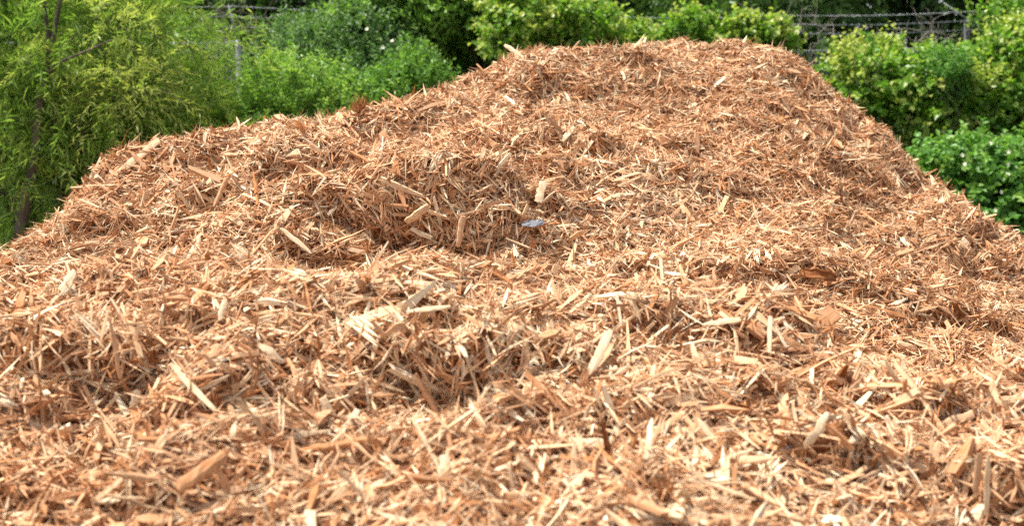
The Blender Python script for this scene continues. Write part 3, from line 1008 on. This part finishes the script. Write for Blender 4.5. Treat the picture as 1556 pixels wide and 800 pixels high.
plant("willow_tree", "feathery yellow-green willow with narrow leaves rising beside the left flank of the heap", "tree", foot(30, 8.2), we, L_WILLOW, 101,
      [dict(nshoot=2700, nleaf=16, Ls=.38, leafL=.115, leafW=.0105, up=.05, outw=.7, droop=.55, tipy=.5, base=.42, simple=True, gap=.28, spread=.55, fold=.1),
       dict(nshoot=260, nleaf=14, Ls=.30, leafL=.075, leafW=.011, up=.2, outw=.7, droop=.5, tipy=.4, base=.8, simple=True, gap=.2, spread=.5, fold=.1,
            ells=[E(60, 100, 7.7, 60, 22, .15), E(170, 45, 7.8, 70, 30, .2), E(200, 140, 7.7, 60, 40, .2)])],
      r0=.03, extra=willow_extra)
plant("willow_sapling", "low willow sapling with wispy yellowish shoots between the willow and the pale post", "sapling", foot(300, 8.9),
      [E(280, 200, 8.7, 70, 50, .4), E(292, 140, 8.8, 42, 42, .3), E(360, 225, 8.8, 70, 48, .4), E(330, 250, 8.6, 110, 60, .5), E(200, 240, 8.6, 80, 60, .5)], L_WILLOW, 102,
      dict(nshoot=1200, nleaf=15, Ls=.30, leafL=.10, leafW=.010, up=.35, outw=.6, droop=.4, tipy=.4, base=.55, simple=True, gap=.12, spread=.55, fold=.1), r0=.012)
# shrubs left of centre
plant("privet_shrub", "bright green small-leaved shrub with upright shoots behind the left crest", "shrub", foot(460, 9.0),
      [E(450, 155, 9.0, 80, 55, .45), E(400, 200, 8.9, 60, 50, .4), E(510, 190, 9.0, 60, 60, .4), E(450, 230, 8.9, 120, 60, .5)], L_PRIVET, 103,
      dict(nshoot=2100, nleaf=11, Ls=.16, leafL=.046, leafW=.022, up=1.0, outw=.4, tipy=.45, base=.5, gap=.08, spread=.75), r0=.01, per=4)
plant("leafy_bush", "rounded pale green bush seen through the barbed wire, left of the pale post", "bush", foot(285, 12.9),
      [E(270, 85, 12.8, 45, 35, .5), E(320, 105, 12.9, 30, 32, .5), E(250, 130, 12.8, 60, 50, .5), E(330, 150, 12.9, 60, 50, .5)], L_PRIVET, 104,
      dict(nshoot=1500, nleaf=9, Ls=.20, leafL=.075, leafW=.040, up=.8, outw=.6, tipy=.5, base=.55, gap=.12, spread=.8), r0=.015)
plant("honeysuckle_thicket", "grey-green tangled thicket with a few cream blossoms in the left middle", "thicket", foot(560, 10.3),
      [E(495, 78, 10.6, 72, 42, .5), E(440, 72, 10.9, 42, 36, .4), E(565, 62, 10.3, 66, 56, .5), E(530, 45, 10.5, 40, 26, .3), E(540, 140, 10.0, 80, 50, .5), E(600, 120, 10.0, 55, 50, .4), E(480, 150, 10.5, 80, 60, .5)],
      L_GREY, 105, dict(nshoot=3000, nleaf=10, Ls=.18, leafL=.045, leafW=.024, up=.5, outw=.6, tipy=.45, base=.45, gap=.22, spread=.8), r0=.012, per=4,
      blooms=[(558, 44, -.65), (582, 72, -.6), (596, 62, -.6), (612, 84, -.7), (552, 138, -.6)], fY=10.2, amp=.12)
plant("glossy_shrub", "low blue-green glossy shrub beside the heap at the foot of the dark tree", "shrub", foot(630, 9.3),
      [E(630, 130, 9.3, 45, 40, .35), E(590, 165, 9.2, 60, 45, .4), E(665, 150, 9.3, 25, 30, .25), E(560, 200, 9.2, 60, 45, .4)], L_PRIVET, 106,
      dict(nshoot=1500, nleaf=10, Ls=.15, leafL=.050, leafW=.022, up=.9, outw=.5, tipy=.3, base=.36, gap=.1, spread=.75), r0=.01)
# the broad tree over the centre
de = [E(640, 10, 10.9, 90, 70, .6), E(740, -30, 10.9, 110, 70, .7), E(620, -60, 11.1, 100, 60, .6), E(700, -90, 11.3, 90, 50, .5), E(730, 60, 11.5, 60, 50, .45),
      E(690, 120, 11.6, 80, 50, .4)]
plant("broadleaf_tree", "broad dark green tree with a shaded hollow under its crown beside the summit", "tree", foot(725, 11.2), de, L_DARK, 107,
      [dict(nshoot=2800, nleaf=11, Ls=.24, leafL=.072, leafW=.036, up=.25, outw=.7, droop=.2, tipy=.4, base=.45, gap=.25, spread=.8),
       dict(nshoot=1100, nleaf=11, Ls=.22, leafL=.065, leafW=.034, up=.5, outw=.6, droop=.15, tipy=.4, base=.75, gap=.2, spread=.8, ells=[E(600, 15, 10.4, 75, 45, .3), E(640, -30, 10.4, 90, 50, .3), E(675, 20, 10.4, 60, 35, .3)])],
      r0=.045, per=3)
plant("vine_curtain", "pale yellow-green vine draped in a curtain behind the left end of the highest crest", "vine", foot(850, 10.1),
      [E(805, 22, 9.9, 62, 42, .3), E(875, 38, 10.0, 60, 34, .3), E(768, 55, 9.8, 30, 32, .22), E(930, 68, 10.3, 45, 18, .25), E(860, 95, 10.1, 90, 36, .3), E(960, 62, 10.4, 22, 18, .2)],
      L_VINE, 108, dict(nshoot=1150, nleaf=9, Ls=.17, leafL=.060, leafW=.050, up=.45, outw=.6, droop=.15, tipy=.6, base=.52, gap=.2, spread=.85), r0=.01, amp=.12)
plant("fence_vine", "upright vine clump with reddish tips growing over the fence, above the middle of the summit", "vine", foot(1050, 11.7),
      [E(1052, 48, 11.7, 32, 28, .2), E(1025, 70, 11.7, 30, 30, .2), E(1085, 80, 11.7, 30, 25, .2), E(1050, 110, 11.7, 60, 40, .3)], L_VINE, 109,
      dict(nshoot=460, nleaf=9, Ls=.15, leafL=.066, leafW=.052, up=.9, outw=.5, tipy=.6, base=.5, gap=.1, spread=.8), r0=.008, group="vine clumps on the fence")
plant("fence_vine", "rounded vine clump on the fence just left of the bare patch of chain link", "vine", foot(1160, 11.7),
      [E(1155, 55, 11.7, 42, 20, .2), E(1125, 45, 11.7, 20, 14, .15), E(1185, 60, 11.7, 22, 16, .15), E(1150, 95, 11.7, 45, 28, .3)], L_VINE, 110,
      dict(nshoot=400, nleaf=9, Ls=.14, leafL=.066, leafW=.056, up=.6, outw=.6, tipy=.55, base=.6, gap=.1, spread=.8), r0=.008, group="vine clumps on the fence")
# right side
re_ = [E(1310, 128, 10.9, 55, 45, .45), E(1400, 135, 10.9, 70, 45, .5), E(1350, 112, 11.2, 40, 35, .35), E(1490, 155, 10.9, 60, 50, .5), E(1450, 130, 11.3, 40, 35, .35),
       E(1560, 110, 10.8, 70, 70, .5), E(1340, 180, 11.0, 60, 45, .4), E(1640, 170, 10.8, 80, 100, .6), E(1420, 165, 10.8, 60, 40, .4), E(1480, 110, 10.9, 40, 26, .3), E(1520, 95, 10.9, 40, 30, .3), E(1550, 175, 10.7, 60, 50, .4), E(1530, 215, 11.3, 90, 60, .4), E(1420, 215, 11.4, 90, 60, .4)]
plant("vine_covered_bush", "large bright yellow-green vine-covered bush right of the summit, dark underneath", "bush", foot(1440, 11.4), re_, L_VINE, 111,
      [dict(nshoot=2200, nleaf=10, Ls=.19, leafL=.072, leafW=.062, up=.35, outw=.65, droop=.15, tipy=.55, base=.46, gap=.2, spread=.85),
       dict(nshoot=330, nleaf=9, Ls=.2, leafL=.05, leafW=.040, up=1.1, outw=.4, tipy=.5, base=.75, gap=.2, spread=.8,
            ells=[E(1285, 105, 10.8, 25, 30, .2), E(1345, 88, 11.2, 32, 14, .2), E(1540, 70, 10.9, 40, 25, .3), E(1470, 135, 10.5, 60, 14, .2)])], r0=.02, per=3)
plant("rounded_shrub", "small rounded blue-green shrub poking through the vine bush near the dark post", "shrub", foot(1445, 10.7),
      [E(1442, 106, 10.4, 27, 24, .25), E(1436, 130, 10.5, 24, 30, .25)], L_BRAMB, 112,
      dict(nshoot=420, nleaf=10, Ls=.13, leafL=.042, leafW=.02, up=.9, outw=.5, tipy=.35, base=.45, gap=.05, spread=.75), r0=.008)
plant("flowering_bramble", "arching bramble with white flowers beside the right flank of the heap", "bramble", foot(1500, 9.2),
      [E(1480, 260, 9.2, 75, 42, .4), E(1550, 300, 9.1, 90, 70, .5), E(1430, 275, 9.3, 45, 30, .3), E(1620, 270, 9.2, 80, 70, .5), E(1500, 340, 9.0, 90, 50, .4)],
      L_BRAMB, 113, dict(nshoot=1700, nleaf=9, Ls=.2, leafL=.064, leafW=.050, up=.35, outw=.65, droop=.25, tipy=.4, base=.42, gap=.15, spread=.85), r0=.01, per=3,
      blooms=[(1505, 218, -.45), (1466, 250, -.45), (1462, 236, -.45), (1532, 231, -.5), (1531, 250, -.5), (1531, 265, -.5), (1521, 292, -.5), (1512, 320, -.5), (1544, 328, -.5)], fY=9.1)
plant("sprawling_sapling", "light green sapling with yellowish sprays above the dark post at the upper right", "sapling", foot(1545, 11.6),
      [E(1550, 40, 11.3, 35, 38, .3), E(1500, 20, 11.4, 30, 10, .15), E(1600, 20, 11.3, 50, 60, .4)], L_VINE, 114,
      dict(nshoot=420, nleaf=10, Ls=.2, leafL=.05, leafW=.03, up=.6, outw=.6, tipy=.4, base=.5, gap=.15, spread=.75), r0=.012)


# bare vines and dead stems
def tangle(name, label, pts, n, seed, mat, r=0.003, sp=0.25, cat="vine", L=0.5):
    rg = np.random.default_rng(seed)
    base = at(*pts[0])
    mb = MB()
    for i in range(n):
        a = at(*pts[int(rg.integers(len(pts)))]) + rg.normal(0, sp, 3) * np.array([1, .4, 1])
        dr = norm(rg.normal(0, 1, 3) * np.array([1, .5, 1]) + np.array([0, 0, .35]))
        k = 7
        w = a + np.cumsum(np.r_[np.zeros((1, 3)), dr * L / k + rg.normal(0, L * .06, (k, 3))], 0)
        w[:, 2] = np.maximum(w[:, 2], 0.02)
        mb.tube(w, np.linspace(r, r * .4, k + 1), 4, cap=False)
    for q in pts:   # main stems down to the soil
        t = at(*q)
        mb.tube(wander((t[0] + rg.normal(0, .15), t[1], -0.02), t, rg, 9, .07), np.linspace(r * 2.6, r, 9), 5, cap=False)
    o = mb.build(name, mat)
    me = o.data
    co = np.empty(len(me.vertices) * 3, np.float32)
    me.vertices.foreach_get("co", co)
    c = np.array([base[0], base[1], 0], np.float32)
    me.vertices.foreach_set("co", (co.reshape(-1, 3) - c).ravel())
    o.location = c.tolist()
    me.update()
    return tag(o, label, cat)


tangle("bare_vine", "dark leafless vine climbing around the pale fence post", [(335, 20, 12.2), (340, 60, 12.2), (325, 100, 12.2), (320, 50, 12.2)], 50, 5, M_TWIGD, .0036, .12, L=.5)
tangle("dead_vine", "pale dead vine tangled in the bare patch of chain link right of the summit", [(1215, 62, 11.95), (1240, 64, 11.95), (1200, 55, 11.95)], 34, 6, M_TWIG, .0026, .13, L=.35)
tangle("dead_vine", "small grey dead vine on the fence top between vine bush and dark post", [(1402, 62, 11.9), (1420, 72, 11.9)], 40, 7, M_TWIG, .003, .08, L=.3)
tangle("bare_shrub", "slender pale grey bare stems rising just right of the pale post", [(400, 35, 11.2), (420, 25, 11.2), (392, 60, 11.2), (430, 60, 11.2)], 10, 8, M_TWIG, .0036, .12, "shrub", .5)

# ------------------------------------------------------------------ fence
FP = [(-250, 12.6), (70, 12.3), (360, 12.1), (640, 12.05), (928, 12.0), (1200, 12.0), (1470, 11.9), (1800, 11.7)]
fe = empty("chain_link_fence", (at(778, 100, 12)[0], 12.0, 0), "chain link fence topped with barbed wire strands, half buried in greenery behind the heap", "fence")
TOPY = {0: 62, 1: 64, 2: 64, 3: 72, 4: 77, 5: 77, 6: 70, 7: 66}
BWY = [[20, 20, 22, 26, 38 - 14, 23, 17, 10], [34, 34, 28, 40, 38, 36, 31, 24], [50, 48, 42, 52, 51, 50, 45, 40]]
BWY[0] = [4, 6, 9, 17, 25, 23, 17, 10]
BWY[1] = [20, 21, 24, 31, 39, 37, 31, 24]
BWY[2] = [38, 38, 40, 46, 52, 50, 45, 40]
tops = [at(px, TOPY[i], Y) for i, (px, Y) in enumerate(FP)]
for i, (px, Y) in enumerate(FP):
    t = tops[i]
    dark = i == 6
    mb = MB()
    rr = 0.028
    mb.tube([(t[0], t[1] + .04, -.3), (t[0], t[1] + .04, t[2] * .5), (t[0], t[1] + .04, t[2] + (0.02 if not dark else .26))], rr, 10)
    p = mb.build("post", M_STEELD if dark else M_STEEL, fe)
    if dark:
        tag(p, "dark weathered fence post")
    ma = MB()
    e0 = np.array([t[0], t[1] + .03, t[2] + (0.0 if not dark else .25)])
    b0 = at(px - 13 if not dark else px - 36, BWY[0][i] - 2 if not dark else 4, Y)
    ma.tube([e0, (e0 + b0) / 2, b0], [.009, .008, .006], 6)
    ma.build("barb_arm", M_STEEL, fe)


def sagline(A, sag, k=13):
    out = []
    for a, b in zip(A[:-1], A[1:]):
        for j in range(k):
            u = j / k
            out.append(a + (b - a) * u - np.array([0, 0, sag * 4 * u * (1 - u)]))
    out.append(A[-1])
    return np.array(out)


rgf = np.random.default_rng(77)
for w in range(3):
    A = [at(px, BWY[w][i], Y - 0.03 + 0.0) for i, (px, Y) in enumerate(FP)]
    L1 = sagline(A, .018)
    mb = MB()
    tt = np.arange(len(L1))
    off = np.stack([np.zeros(len(L1)), .002 * np.cos(tt * 1.9), .002 * np.sin(tt * 1.9)], 1)
    mb.tube(L1 + off * .8, .0016, 4)
    mb.tube(L1 - off * .8, .0016, 4)
    for a, b in zip(L1[:-1], L1[1:]):               # four-point barbs
        for u in (.1, .6):
            c = a + (b - a) * u
            for k_ in range(2):
                dv_ = norm(rgf.normal(0, 1, 3)) * .016
                mb.tube([c - dv_, c + dv_], .0014, 3)
    mb.build("barbed_wire", M_WIRE, fe)
mb = MB()
mb.tube(sagline(tops, .008), .0045, 6)
mb.build("tension_wire", M_WIRE, fe)
# woven mesh, one roll per bay
for i in range(len(FP) - 1):
    a, b = tops[i], tops[i + 1]
    if FP[i + 1][0] < -100:
        continue
    Lb = np.linalg.norm((b - a)[:2])
    dirx = (b - a) / Lb
    mb = MB()
    pitch = .072
    nz = int(max(a[2], b[2]) / pitch)
    n_ = int(Lb / pitch)
    hgt = nz * pitch

    def pt(s, z):
        p = a + dirx * np.clip(s, 0, Lb)
        return np.array([p[0], p[1] + .005 * math.sin(s * 3), p[2] - .012 - z])
    for sgn in (1, -1):
        for j in range(-nz, n_ + nz + 1):
            s0 = j * pitch
            s1 = s0 + sgn * hgt
            # clip to the bay
            lo, hi = 0.0, 1.0
            d0 = s1 - s0
            u0, u1 = (0 - s0) / d0, (Lb - s0) / d0
            lo, hi = max(0, min(u0, u1)), min(1, max(u0, u1))
            if hi - lo < .02:
                continue
            q = [pt(s0 + d0 * u, hgt * u) + np.array([0, .0015 * sgn, 0]) for u in np.linspace(lo, hi, 3)]
            mb.tube(q, .0024, 3, cap=False)
    mb.build("chain_link_mesh", M_WIRE, fe)

# ------------------------------------------------------------------ undergrowth (uncountable), near and beyond the fence
rg = np.random.default_rng(5)
ug = MB()
n = 26000
P = np.stack([rg.uniform(-8, 8, n), rg.uniform(7.4, 14.5, n), np.zeros(n)], 1)
D = norm(np.array([0, 0, 1.0]) + rg.normal(0, .35, (n, 3)))
L = rg.uniform(.15, .5, n)
add_leaves(ug, P, D, norm(rg.normal(0, 1, (n, 3)) + np.array([0, -.6, 0])), L, rg.uniform(.006, .012, n), np.clip(rg.normal(.5, .2, n), 0, 1), np.clip(rg.normal(.5, .2, n), 0, 1), 0.1, .25, True)
tag(ug.build("grass", L_GRASS), "tall unmown grass along both sides of the fence", "grass", None, "stuff")
ug = MB()
wl = [((x, y, z), (.9, .5, .5)) for x, y, z in zip(np.linspace(-9, 9, 16), 14.5 + rg.uniform(-.5, .5, 16), rg.uniform(.3, .7, 16))]
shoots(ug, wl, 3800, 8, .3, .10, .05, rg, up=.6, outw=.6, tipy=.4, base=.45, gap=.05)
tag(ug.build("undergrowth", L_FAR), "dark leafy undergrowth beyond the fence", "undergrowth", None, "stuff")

# ------------------------------------------------------------------ trees beyond the fence
FAR = [
    (-7.5, 20.0, 7.5, "tall dark tree far beyond the fence behind the willow", 0.45),
    (-3.4, 21.5, 8.5, "dark tree beyond the fence behind the pale post and its bare vine", 0.25),
    (-1.0, 18.5, 6.5, "dark tree beyond the fence behind the honeysuckle thicket", 0.3),
    (1.3, 20.5, 7.5, "tree beyond the fence behind the left end of the summit", 0.5),
    (3.3, 17.5, 6.5, "mid-green tree beyond the fence above the middle of the summit", 0.75),
    (5.6, 19.0, 7.5, "dark tree beyond the fence above the bare patch of chain link", 0.4),
    (7.6, 17.5, 6.5, "dark tree beyond the fence above the large vine bush", 0.5),
    (10.4, 19.0, 7.5, "dark tree beyond the fence in the far upper right", 0.4),
]
for j, (x, y, h, label, b) in enumerate(FAR):
    rg2 = np.random.default_rng(300 + j)
    ells = []
    for k in range(11):
        a = k * 2.4 + rg2.uniform(0, .6)
        zz = rg2.uniform(1.2, h * .85)
        rr = 1.5 * (1 - .4 * zz / h)
        ells.append(((x + math.cos(a) * rr * .75, y + math.sin(a) * rr * .75, zz), (rg2.uniform(.8, 1.2), rg2.uniform(.8, 1.2), rg2.uniform(.55, .9))))

    def trunk(st, rgx, x=x, y=y, h=h):
        st.tube(wander((x, y, -.05), (x + .2, y, h * .9), rgx, 9, .02), np.linspace(.16, .05, 9), 9, cap=False)
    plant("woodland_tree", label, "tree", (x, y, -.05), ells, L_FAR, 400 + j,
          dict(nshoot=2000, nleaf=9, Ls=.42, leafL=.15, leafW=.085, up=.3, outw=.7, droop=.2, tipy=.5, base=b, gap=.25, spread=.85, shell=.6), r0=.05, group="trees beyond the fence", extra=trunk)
# the wood behind them, one mass
wd = MB()
ells = []
for k in range(120):
    ells.append(((rg.uniform(-16, 17), rg.uniform(23, 28), rg.uniform(.5, 7.5)), (rg.uniform(1.3, 2.3), rg.uniform(.9, 1.5), rg.uniform(1.0, 1.8))))
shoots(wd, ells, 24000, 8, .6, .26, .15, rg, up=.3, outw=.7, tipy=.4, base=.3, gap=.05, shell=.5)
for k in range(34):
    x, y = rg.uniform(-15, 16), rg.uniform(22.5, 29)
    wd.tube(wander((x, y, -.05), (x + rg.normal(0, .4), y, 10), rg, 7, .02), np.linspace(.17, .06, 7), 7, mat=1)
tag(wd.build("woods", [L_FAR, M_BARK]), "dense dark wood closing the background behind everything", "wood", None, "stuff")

# ------------------------------------------------------------------ light, world, camera
SUN_EL, SUN_AZ = 65.0, -84.0        # azimuth: degrees from +y (away from camera) toward +x; negative = from the left
sd = Vector((math.sin(math.radians(SUN_AZ)) * math.cos(math.radians(SUN_EL)), math.cos(math.radians(SUN_AZ)) * math.cos(math.radians(SUN_EL)), math.sin(math.radians(SUN_EL))))
sl = bpy.data.lights.new("sun", "SUN")
sl.energy = 4.6
sl.angle = math.radians(0.8)
sl.color = (1.0, 0.955, 0.88)
so = bpy.data.objects.new("sun", sl)
so.rotation_euler = sd.to_track_quat("Z", "Y").to_euler()
COL.objects.link(so)
w = bpy.data.worlds.new("World")
SC.world = w
w.use_nodes = True
nt = w.node_tree
bg = nt.nodes["Background"]
sky = nt.nodes.new("ShaderNodeTexSky")
sky.sky_type = "NISHITA"
sky.sun_disc = False
sky.sun_elevation = math.radians(SUN_EL)
sky.sun_rotation = math.radians(SUN_AZ)
sky.dust_density = 2.5
hz = nt.nodes.new("ShaderNodeHueSaturation")      # thin bright cloud: a paler, less blue sky
hz.inputs["Saturation"].default_value = 0.45
nt.links.new(sky.outputs[0], hz.inputs["Color"])
nt.links.new(hz.outputs[0], bg.inputs[0])
bg.inputs[1].default_value = 0.15

cam = bpy.data.cameras.new("camera")
cam.sensor_width = 36
cam.lens = 36 * FPX / 1556
cam.clip_start = 0.05
cam.clip_end = 500
cam.dof.use_dof = True
cam.dof.focus_distance = 3.6
cam.dof.aperture_fstop = 4.2
co = bpy.data.objects.new("camera", cam)
co.location = CAM.tolist()
co.rotation_euler = (math.radians(90) - PITCH, 0, 0)
COL.objects.link(co)
SC.camera = co
SC.view_settings.view_transform = "Standard"
SC.view_settings.look = "None"
SC.view_settings.exposure = 0.91
SC.view_settings.gamma = 1
SC.cycles.max_bounces = 6
SC.cycles.diffuse_bounces = 4
SC.cycles.transmission_bounces = 4
SC.cycles.use_denoising = False
SC.cycles.use_adaptive_sampling = True
SC.cycles.adaptive_threshold = 0.02
